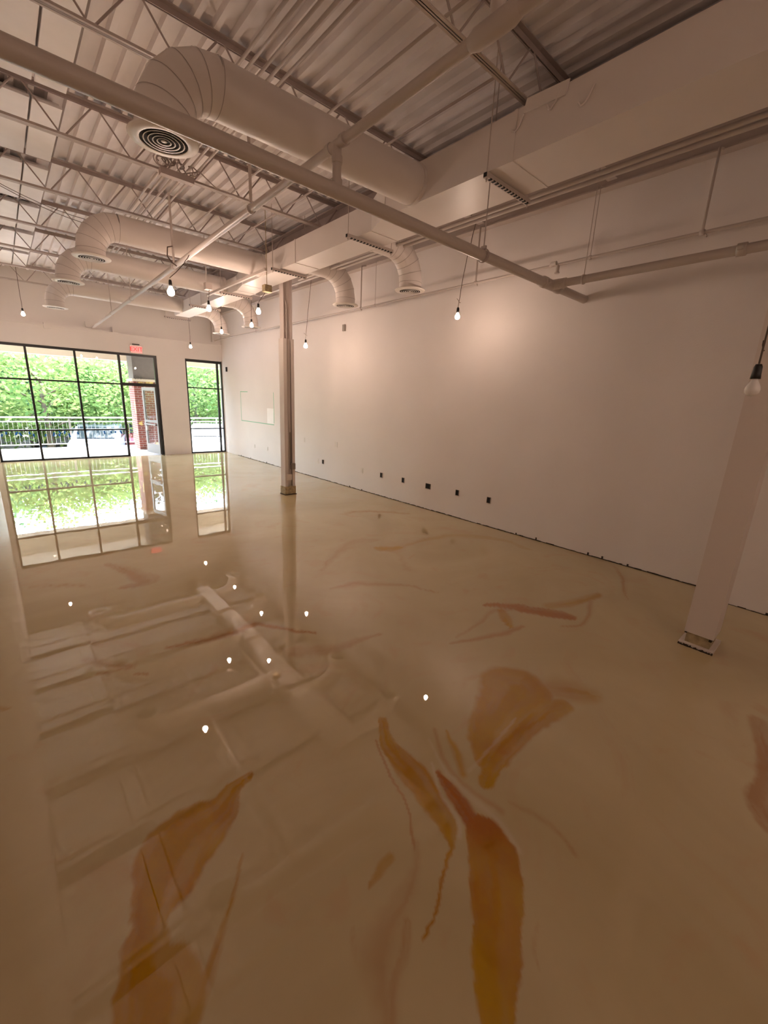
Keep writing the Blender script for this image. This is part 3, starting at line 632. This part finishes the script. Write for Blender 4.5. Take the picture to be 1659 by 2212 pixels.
# tangle of cables tied to the third joist
b = MB(); r = random.Random(12)
for k in range(11):
    cx, cy, cz = 1.86 + r.uniform(-.14, .22), 5.78 + r.uniform(-.05, .05), 4.40 + r.uniform(-.02, .10); R_ = r.uniform(.04, .10); a0 = r.uniform(0, 6); tl = r.uniform(-.4, .4)
    b.tube([(cx + R_ * math.cos(a0 + a), cy + R_ * tl * math.sin(a0 + a), cz + R_ * .8 * math.sin(a0 + a)) for a in [j * .55 for j in range(9)]], .007, 6)
b.tube([(1.95, 5.80, 4.36), (2.15, 5.78, 4.44), (2.35, 5.80, 4.34), (2.6, 5.8, 4.335)], .008, 6)
tag(b.build('cable_tangle', M['joist']), 'tangle of looped flexible cables on the third joist under the round vent', 'cables')
b = MB(); b.box(1.70, 2.06, 5.72, 5.80, 4.27, 4.335); tag(b.build('junction_box', M['joist']), 'small junction box fixed under the joist beneath the cable tangle', 'junction box')

# two draped wires at the upper left
for k, (dz, dx) in enumerate(((0, 0), (-.06, .1))):
    b = MB(); b.tube([(-.3 + dx + (2.6) * j / 14, 7.7 + 1.1 * j / 14, 4.60 + dz - .22 * math.sin(PI * j / 14)) for j in range(15)], .004, 6)
    tag(b.build('draped_wire', M['cord']), ['thin wire sagging below the white ceiling panels, the higher one', 'thin wire sagging below the white ceiling panels, the lower one'][k], 'wire', 'draped wires')

# white panels fixed between the joists along the left
segs = [(2.75, 4.02), (4.22, 5.70), (6.02, 7.36), (7.66, 9.00), (9.26, 10.60), (10.86, 12.2), (12.42, 13.7)]
pl = ['nearest', 'second nearest', 'third nearest', 'fourth nearest', 'fifth nearest', 'sixth nearest', 'farthest']
for i, (a, c) in enumerate(segs):
    for j, (x0, x1) in enumerate(((-.32, .625), (.645, .885))):
        b = MB(); b.box(x0, x1, a, c, 4.635, 4.66)
        for e_ in (a + .1, c - .12): b.box(x0 + .01, x1 - .01, e_, e_ + .02, 4.66, ZD)
        tag(b.build('ceiling_panel', M['panel']), f"white ceiling panel, {'wide one by the left wall' if j == 0 else 'narrow one on the room side'}, {pl[i]}", 'panel', 'white ceiling panels between joists')

# ================================================================== hanging bulbs
def pendant(x, y, z, top, label, lit=True, kink=0.0, seed=0, twist=False, s=1.0):
    t = thing('pendant_bulb', (x, y, z), label, 'light bulb', 'bare bulbs on black sockets' )
    r = random.Random(seed)
    zt = z + .115 * s; n = 9; pts = []
    for k in range(n):
        f = k / (n - 1); pts.append((x + kink * math.sin(PI * f) * (1 if k % 2 else .8) + (top[0] - x) * f + r.uniform(-.004, .004), y + (top[1] - y) * f, zt + (top[2] - zt) * f))
    b = MB(); b.tube(pts, .0045, 6)
    if twist: b.tube([(x - .04, y, zt + .10), (x, y + .005, zt + .085), (x + .02, y, zt + .06), (x + .045, y, zt + .065)], .003, 5)
    b.build('cord', M['cord'], t)
    b = MB(); b.lathe([(.0001, .068), (.012, .068), (.017, .055), (.019, .02), (.021, 0.0), (.0001, .0)], (x, y, z + .045 * s), 16); b.build('socket', M['socket'], t)
    prof = [(.012, .050), (.014, .038), (.022, .022), (.029, .008), (.0315, -.006), (.029, -.020), (.021, -.030), (.010, -.0355), (.0001, -.037)]
    b = MB(); b.lathe([(q * s, w * s) for q, w in prof], (x, y, z), 24); b.build('bulb', M['bulb'] if lit else M['bulb_off'], t)
pendant(.625, 12.36, 3.43, (.625, 12.36, 4.34), 'lit bulb at far left, alone above the big window', s=1.1)
pendant(4.10, 12.42, 3.15, (4.10, 12.42, 4.30), 'lit bulb hanging above the white pier between door and narrow window', seed=1, s=1.1)
pendant(4.33, 10.80, 3.41, (4.33, 10.80, 4.30), 'lit bulb in front of the farthest right elbow duct', seed=2, s=1.15)
pendant(4.20, 8.86, 3.35, (4.23, 8.86, 4.30), 'lit bulb in front of the third right elbow duct mouth', seed=3, s=1.15)
pendant(4.66, 7.48, 2.905, (4.51, 7.05, 3.985), 'lit bulb hanging low on a wavy cord just right of the slim column', seed=4, twist=True, s=1.1)
pendant(2.75, 7.33, 3.25, (2.80, 7.40, 3.55), 'lit bulb left of the slim column under a small box', seed=5, s=1.15)
pendant(3.36, 6.82, 3.24, (3.45, 6.75, 3.52), 'lit bulb just left of the slim column top, under a box', seed=6, s=1.15)
pendant(1.66, 5.565, 3.035, (1.94, 5.70, 3.50), 'large-looking lit bulb hung beside the sprinkler pipe at left', kink=.02, seed=7, s=1.25)
pendant(4.90, 3.97, 3.075, (4.52, 3.5, 3.98), 'lit bulb on a long wavy cord in front of the right wall', kink=-.03, seed=8, twist=True, s=1.02)
pendant(2.80, .392, 2.035, (2.82, .40, 4.4), 'unlit frosted bulb at the right edge of the picture', lit=False, seed=9, twist=True)
for k, (x, y) in enumerate([(-2.8, -2.6), (1.2, -2.4), (2.6, -3.2)]):  # unseen bulbs added behind the camera to brighten the near floor
    pendant(x, y, 3.0, (x, y, ZD), ['unseen lit bulb added for fill behind the camera, at left', 'unseen lit bulb added for fill behind the camera, in the middle', 'unseen lit bulb added for fill behind the camera, at right'][k], seed=20 + k, s=1.3)
for (x, y, z, sx, lab) in [(2.78, 7.40, 3.59, .05, 'small box over the bulb left of the slim column'), (3.47, 6.72, 3.58, .06, 'tan box over the bulb beside the slim column top')]:
    b = MB(); b.box(x - sx, x + sx, y - .05, y + .05, z - .05, z + .05); b.tube([(x, y + (.05 if x < 3 else 0), z + .05), (x, y + (.05 if x < 3 else 0), 4.335 if x < 3 else ZD)], .006, 6); tag(b.build('junction_box', M['base'] if x > 3 else M['steel']), lab, 'junction box')
# slotted rail running beside the column top
b = MB(); b.box(3.38, 3.42, 6.6, 9.1, 3.80, 3.84); tag(b.build('slotted_rail', M['steel']), 'narrow slotted rail running lengthwise under the trunk duct before the slim column', 'rail')

# ================================================================== wall fittings
def wall_plate(y, z, w, h, lab):
    b = MB(); b.box(XR - .007, XR, y - w / 2, y + w / 2, z - h / 2, z + h / 2); b.box(XR - .010, XR - .006, y - w * .22, y + w * .22, z - h * .32, z + h * .32)
    tag(b.build('cover_plate', M['plate']), lab, 'cover plate', 'white cover plates on the right wall')
def open_box(y, z, w, h, lab):
    t = thing('outlet_box', (XR, y, z), lab, 'outlet box', 'open wiring boxes on the right wall')
    b = MB(); e = .005; b.box(XR - .012, XR, y - w / 2, y - w / 2 + e, z - h / 2, z + h / 2); b.box(XR - .012, XR, y + w / 2 - e, y + w / 2, z - h / 2, z + h / 2)
    b.box(XR - .012, XR, y - w / 2 + e, y + w / 2 - e, z - h / 2, z - h / 2 + e); b.box(XR - .012, XR, y - w / 2 + e, y + w / 2 - e, z + h / 2 - e, z + h / 2); b.build('rim', M['box_metal'], t)
    b = MB(); b.box(XR - .003, XR, y - w / 2 + e, y + w / 2 - e, z - h / 2 + e, z + h / 2 - e); b.build('painted_box_shade', M['black'], t)  # no hole is cut; a black panel paints the shaded hollow
wall_plate(9.27, .885, .09, .12, 'white cover plate just right of the slim column, upper left one'); wall_plate(7.88, .905, .10, .125, 'white cover plate high on the wall, right of the slim column, by itself')
wall_plate(8.62, .43, .08, .12, 'low white cover plate touching the leftmost black outlet box'); wall_plate(6.91, .44, .07, .11, 'low white cover plate between two black outlet boxes')
wall_plate(12.14, .43, .07, .11, 'low white cover plate nearest the window corner'); wall_plate(11.29, .44, .07, .11, 'low white cover plate left of the slim column, second from the corner')
b = MB(); b.box(XR - .03, XR, 7.60, 7.68, 3.32, 3.45); tag(b.build('wall_sensor', M['box_metal']), 'small grey sensor high on the right wall under the thin pipe', 'sensor')
b = MB(); b.box(XR - .03, XR, 13.95, 14.03, 2.66, 2.80); tag(b.build('wall_sensor', M['black']), 'small dark sensor beside the top of the narrow window', 'sensor')
for i, (y, z, w) in enumerate([(8.40, .437, .07), (6.275, .44, .07), (5.638, .44, .07), (4.985, .435, .12), (4.314, .44, .07), (3.68, .437, .07)]):
    open_box(y, z, w, .10, ['open black outlet box farthest from the camera', 'open black outlet box, second from the far end', 'open black outlet box, third from the far end', 'wide double black outlet box, reddish edges', 'open black outlet box between the double box and the nearest one', 'open black outlet box nearest the camera'][i])
# green tape outline
t = thing('tape_outline', (XR, 12, 1.15), 'thin green masking tape outline of a rectangle on the far right wall', 'tape')
for (y0, y1, z0, z1) in [(10.85, 13.01, 1.150, 1.168), (13.0, 13.018, 1.15, 2.05), (10.842, 10.86, 1.2, 2.04), (12.5, 13.02, 2.032, 2.05)]:
    b = MB(); b.box(XR - .002, XR, y0, y1, z0, z1); b.build('tape_strip', M['tape_green'], t)
b = MB(); b.box(XR - .004, XR, 10.86, 11.25, 1.17, 1.60); tag(b.build('paper_sheet', M['panel']), 'pale square sheet inside the green tape outline', 'sheet')

# exit sign
t = thing('exit_sign', (3.19, YF - .06, 3.0), 'glowing red EXIT sign above the door', 'sign')
b = MB(); b.box(3.03, 3.35, YF - .075, YF - .035, 2.99, 3.21); b.box(3.02, 3.36, YF - .08, YF - .035, 3.19, 3.215); b.build('sign_housing', M['exit_house'], t)
b = MB(); b.box(3.045, 3.335, YF - .079, YF - .075, 3.005, 3.188); b.build('sign_face', M['exit_face'], t)
o = text_mesh('EXIT', .165, .002, 'sign_letters', M['exit_letters'], t); o.rotation_euler = (PI / 2, 0, 0); o.location = (0, -.022, .097)
b = MB(); b.box(3.10, 3.28, YF - .09, YF - .035, 3.225, 3.245); b.build('bracket', M['black'], t)
# conduit drop and boxes on the front wall
b = MB(); b.tube([(5.41, YF - .05, 3.56), (5.41, YF - .05, 4.71)], .014, 8); tag(b.build('electrical_conduit', M['pipe']), 'vertical white conduit on the window wall near the right corner', 'conduit')
for (x, z, lab) in [(1.17, 3.47, 'small white box on the window wall ledge, left one'), (2.08, 3.62, 'small white box on the window wall beside the sprinkler pipe end'), (2.70, 3.56, 'small white box on the window wall ledge, right of the sprinkler pipe end')]:
    b = MB(); b.box(x - .07, x + .07, YF - .11, YF, z - .07, z + .07); tag(b.build('junction_box', M['wall']), lab, 'junction box', 'boxes on the window wall')
# bits of blue tape on the lower panes
tp_ = [(-.10, .69), (-.01, .76), (.19, .73), (.27, .71), (.46, .74), (.54, .68), (.79, .67), (.97, .69), (1.11, .74), (1.09, .67), (1.22, .74), (1.32, .66), (1.52, .71), (2.16, .72), (2.33, .73), (2.44, .73), (2.58, .73)]
r = random.Random(4)
for k, (x, z) in enumerate(tp_):
    a = r.uniform(-.5, .5); w, h = .018, r.uniform(.03, .055); z = min(z, .74)
    b = MB(); b.obox((x, YF + .050, z), (w * math.cos(a), 0, w * math.sin(a)), (0, .0015, 0), (-h * math.sin(a), 0, h * math.cos(a)))
    tag(b.build('blue_tape', M['tape_blue']), 'small strip of blue tape stuck to the lower window glass', 'tape', 'blue tape strips on the lower panes')

# ================================================================== outside
b = MB(); b.box(-30, 40, 14.65, 17.75, -.25, -.02); b.box(-30, 40, 14.40, 14.65, -.15, 0.0); struct('walkway', b, M['concrete'])
b = MB(); b.box(-60, 80, 17.75, 90, -1.15, -.95); struct('parking_lot', b, M['asphalt'])
b = MB(); b.box(-30, 40, 17.60, 18.05, 2.95, 4.2); b.box(-30, 40, 14.65, 17.60, 3.60, 3.8); struct('canopy', b, M['stucco'])
b = MB(); b.box(XR + .25, 40, 14.4, 14.65, -.2, 5.0); b.box(-30, -.5, 14.4, 14.65, -.2, 5.0); struct('facade', b, M['stucco'])
t = thing('brick_pillar', (3.85, 16.5, 0), 'red brick pillar with a stuccoed upper part outside the open door', 'pillar')
b = MB(); b.box(3.42, 4.35, 16.2, 16.95, -.02, 2.25); b.build('brick_shaft', M['brick'], t)
b = MB(); b.box(3.38, 4.39, 16.16, 16.99, 2.25, 2.33); b.build('cap', M['stucco'], t)
b = MB(); b.box(3.44, 4.33, 16.22, 16.93, 2.33, 3.6); b.build('upper_shaft', M['stucco_grey'], t)
t = thing('guard_railing', (1.0, 17.5, -.02), 'metal guard railing with two top rails along the sunny walkway edge', 'railing')
b = MB(); b.tube([(-14, 17.5, .985), (13, 17.5, .985)], .021, 10); b.build('top_rail', M['chrome'], t)
b = MB(); b.tube([(-14, 17.5, .85), (13, 17.5, .85)], .016, 8); b.build('middle_rail', M['chrome'], t)
b = MB(); b.tube([(-14, 17.5, .12), (13, 17.5, .12)], .014, 8); b.build('bottom_rail', M['chrome'], t)
for x in [-2.3, -.3, 1.64, 3.56, 5.2, 6.6, 8.4]:
    b = MB(); b.box(x - .025, x + .025, 17.48, 17.52, -.02, .97); b.build('post', M['chrome'], t)
pk = None; n_ = 0; x = -1.2
while x < 8.6:
    if pk is None:
        b = MB(); b.tube([(1.0, 17.5, .12), (1.0, 17.5, .85)], .0032, 5, cap=False); pk = b.build('picket', M['chrome'], t); o = pk
    else: o = pk.copy(); C.objects.link(o); o.parent = t
    o.location = (x - 1.0, 0, 0); x += .115

def tree_meshes(seed, n_leaf, R_, H, mleaf):
    rs = np.random.RandomState(seed)
    nc = 60; cc = rs.normal(size=(nc, 3)); cc /= np.linalg.norm(cc, axis=1)[:, None]; cc *= rs.uniform(.35, 1, (nc, 1)) ** .6
    cc *= np.array([R_, R_, H * .42]); cc[:, 2] += H * .56
    ci = rs.randint(0, nc, n_leaf); p = cc[ci] + rs.normal(size=(n_leaf, 3)) * R_ * .17
    a = rs.normal(size=(n_leaf, 3)); a /= np.linalg.norm(a, axis=1)[:, None]; c = rs.normal(size=(n_leaf, 3)); bb = np.cross(a, c); bb /= np.linalg.norm(bb, axis=1)[:, None]
    s = rs.uniform(.06, .12, (n_leaf, 1)) * R_ / 2.6
    V = np.stack([p - a * s, p + bb * s * .7, p + a * s, p - bb * s * .7], 1).reshape(-1, 3)
    b = MB(); b.v = [tuple(v) for v in V]; b.f = [(4 * i, 4 * i + 1, 4 * i + 2, 4 * i + 3) for i in range(n_leaf)]; b.mi = [0] * n_leaf; b.sm = [False] * n_leaf
    tr = MB(); tr.tube([(0, 0, -.02), (.05, 0, H * .25), (-.05, .05, H * .55), (0, 0, H * .85)], [.16 * R_ / 2.4, .12 * R_ / 2.4, .07, .02], 10)
    for k in range(9):
        ang = k * 2.4; h0 = H * (.25 + .06 * k); tr.tube([(0, 0, h0), (R_ * .35 * math.cos(ang), R_ * .35 * math.sin(ang), h0 + H * .10), (R_ * .7 * math.cos(ang), R_ * .7 * math.sin(ang), h0 + H * .16)], [.05, .035, .012], 6)
    return b, tr
protos = []
for k, (sd, n, R_, H, ml) in enumerate([(1, 9000, 2.7, 6.2, 'leaf1'), (2, 9000, 3.2, 7.0, 'leaf2')]):
    fb, tb = tree_meshes(sd, n, R_, H, ml); protos.append((fb.build('foliage', M[ml]), tb.build('trunk', M['bark'])))
used = [False, False]
spots = [(1.35, 22.5, 0, .74, 'leafy green tree with a thick trunk in the middle of the big window'), (-2.6, 24, 1, .68, 'green tree at the left edge of the big window'), (4.3, 24.5, 0, .74, 'bright tree seen left of the brick pillar'),
         (8.6, 26, 0, .80, 'yellow-green tree in the narrow window'), (-.5, 30, 1, .80, 'darker tree behind the thick-trunked one, to its left'), (6.2, 31, 1, .84, 'bluish tree at the left of the narrow window'), (3.0, 32, 0, .90, 'tree in the second row behind the railing, central'),
         (12.6, 30, 1, .85, 'tree at the right side of the narrow window'), (-5.8, 33, 0, .92, 'tree in the second row at far left'), (9.8, 37, 1, .98, 'tall tree in the back row behind the narrow window'), (1.0, 39, 1, 1.0, 'tall tree in the back row behind the big window'), (15.8, 38, 0, 1.1, 'tree in the back row far right outside'), (5.2, 40, 0, 1.15, 'tall bright tree in the back row between the two windows'), (-5, 42, 1, 1.02, 'tall tree in the back row at left')]
for i, (x, y, k, s, lab) in enumerate(spots):
    t = thing('leafy_tree', (x, y, -.95), lab, 'tree', 'trees beyond the parking lot')
    for src in protos[k]:
        o = src if not used[k] else src.copy()
        if used[k]: C.objects.link(o)
        o.parent = t
    used[k] = True; t.scale = (s * 1.25, s * 1.25, s); t.rotation_euler = (0, 0, i * 1.7)
# hedge between the tree trunks
for (x, y, w, lab) in [(-2.5, 27.5, 4.6, 'low green hedge behind the parked cars at left'), (7.2, 28.5, 5.2, 'low green hedge behind the parked cars at right')]:
    rs = np.random.RandomState(int(y)); n = 5000; p = np.stack([rs.uniform(-w, w, n), rs.uniform(-.6, .6, n), rs.uniform(0, 2.3, n)], 1); a = rs.normal(size=(n, 3)) * .10; c = rs.normal(size=(n, 3)) * .08
    b = MB(); b.v = [tuple(v) for v in np.stack([p - a, p + c, p + a, p - c], 1).reshape(-1, 3)]; b.f = [(4 * i, 4 * i + 1, 4 * i + 2, 4 * i + 3) for i in range(n)]; b.mi = [0] * n; b.sm = [False] * n
    o = b.build('hedge', M['leaf2']); o.location = (x, y, -.95); tag(o, lab, 'hedge')

def car(x, y, rz, color, lab):
    t = thing('parked_car', (x, y, -.95), lab, 'car', 'parked cars')
    m = mat('car_paint', tuple(c * .42 for c in color), .25, metal=.1)
    b = MB(); side = [(-2.2, .30), (-2.25, .62), (-2.1, .80), (-1.35, .92), (-.75, 1.38), (.75, 1.42), (1.45, .98), (2.15, .86), (2.25, .55), (2.2, .28)]
    v = [(px, -.86 + (.12 if pz > 1.0 else 0), pz) for px, pz in side] + [(px, .86 - (.12 if pz > 1.0 else 0), pz) for px, pz in side]; n = len(side)
    b.add(v, [tuple(range(n)), tuple(range(2 * n - 1, n - 1, -1))] + [(i, (i + 1) % n, n + (i + 1) % n, n + i) for i in range(n)]); o = b.build('body', m); o.parent = t
    b = MB(); b.prism([(-1.15, .95), (-.70, 1.31), (.70, 1.34), (1.25, .98)], 'y', -.875, .875); b.obox((-1.06, 0, 1.15), (.02, 0, -.026), (0, .66, 0), (.27, 0, .21)); b.obox((1.11, 0, 1.20), (.02, 0, .032), (0, .66, 0), (-.30, 0, .19))
    o = b.build('window_glass', M['car_glass']); o.parent = t
    for wx in (-1.4, 1.4):
        for wy in (-.80, .80):
            b = MB(); b.lathe([(.0001, -.1), (.24, -.1), (.32, -.08), (.32, .08), (.24, .1), (.0001, .1)], (wx, wy, .32), 18, axis='y'); o = b.build('wheel', M['tyre']); o.parent = t
    t.rotation_euler = (0, 0, rz)
for i, (x, y, rz, c, lab) in enumerate([(-1.7, 21.6, 1.2, (.75, .76, .78), 'silver parked car seen through the left window panes'), (.1, 25.5, 1.45, (.8, .8, .8), 'white parked car left of the thick trunk'), (3.1, 21.8, 1.3, (.72, .78, .85), 'pale blue parked car right of the thick trunk'),
        (5.3, 24.0, 1.4, (.5, .1, .1), 'red parked car behind the brick pillar side'), (7.7, 21.5, 1.2, (.85, .85, .85), 'white parked car in the narrow window'), (10.3, 23.5, 1.3, (.6, .65, .7), 'grey parked car at the right of the narrow window'), (2.6, 27.5, 1.5, (.35, .38, .45), 'dark parked car in the back row')]):
    car(x, y, rz, c, lab)
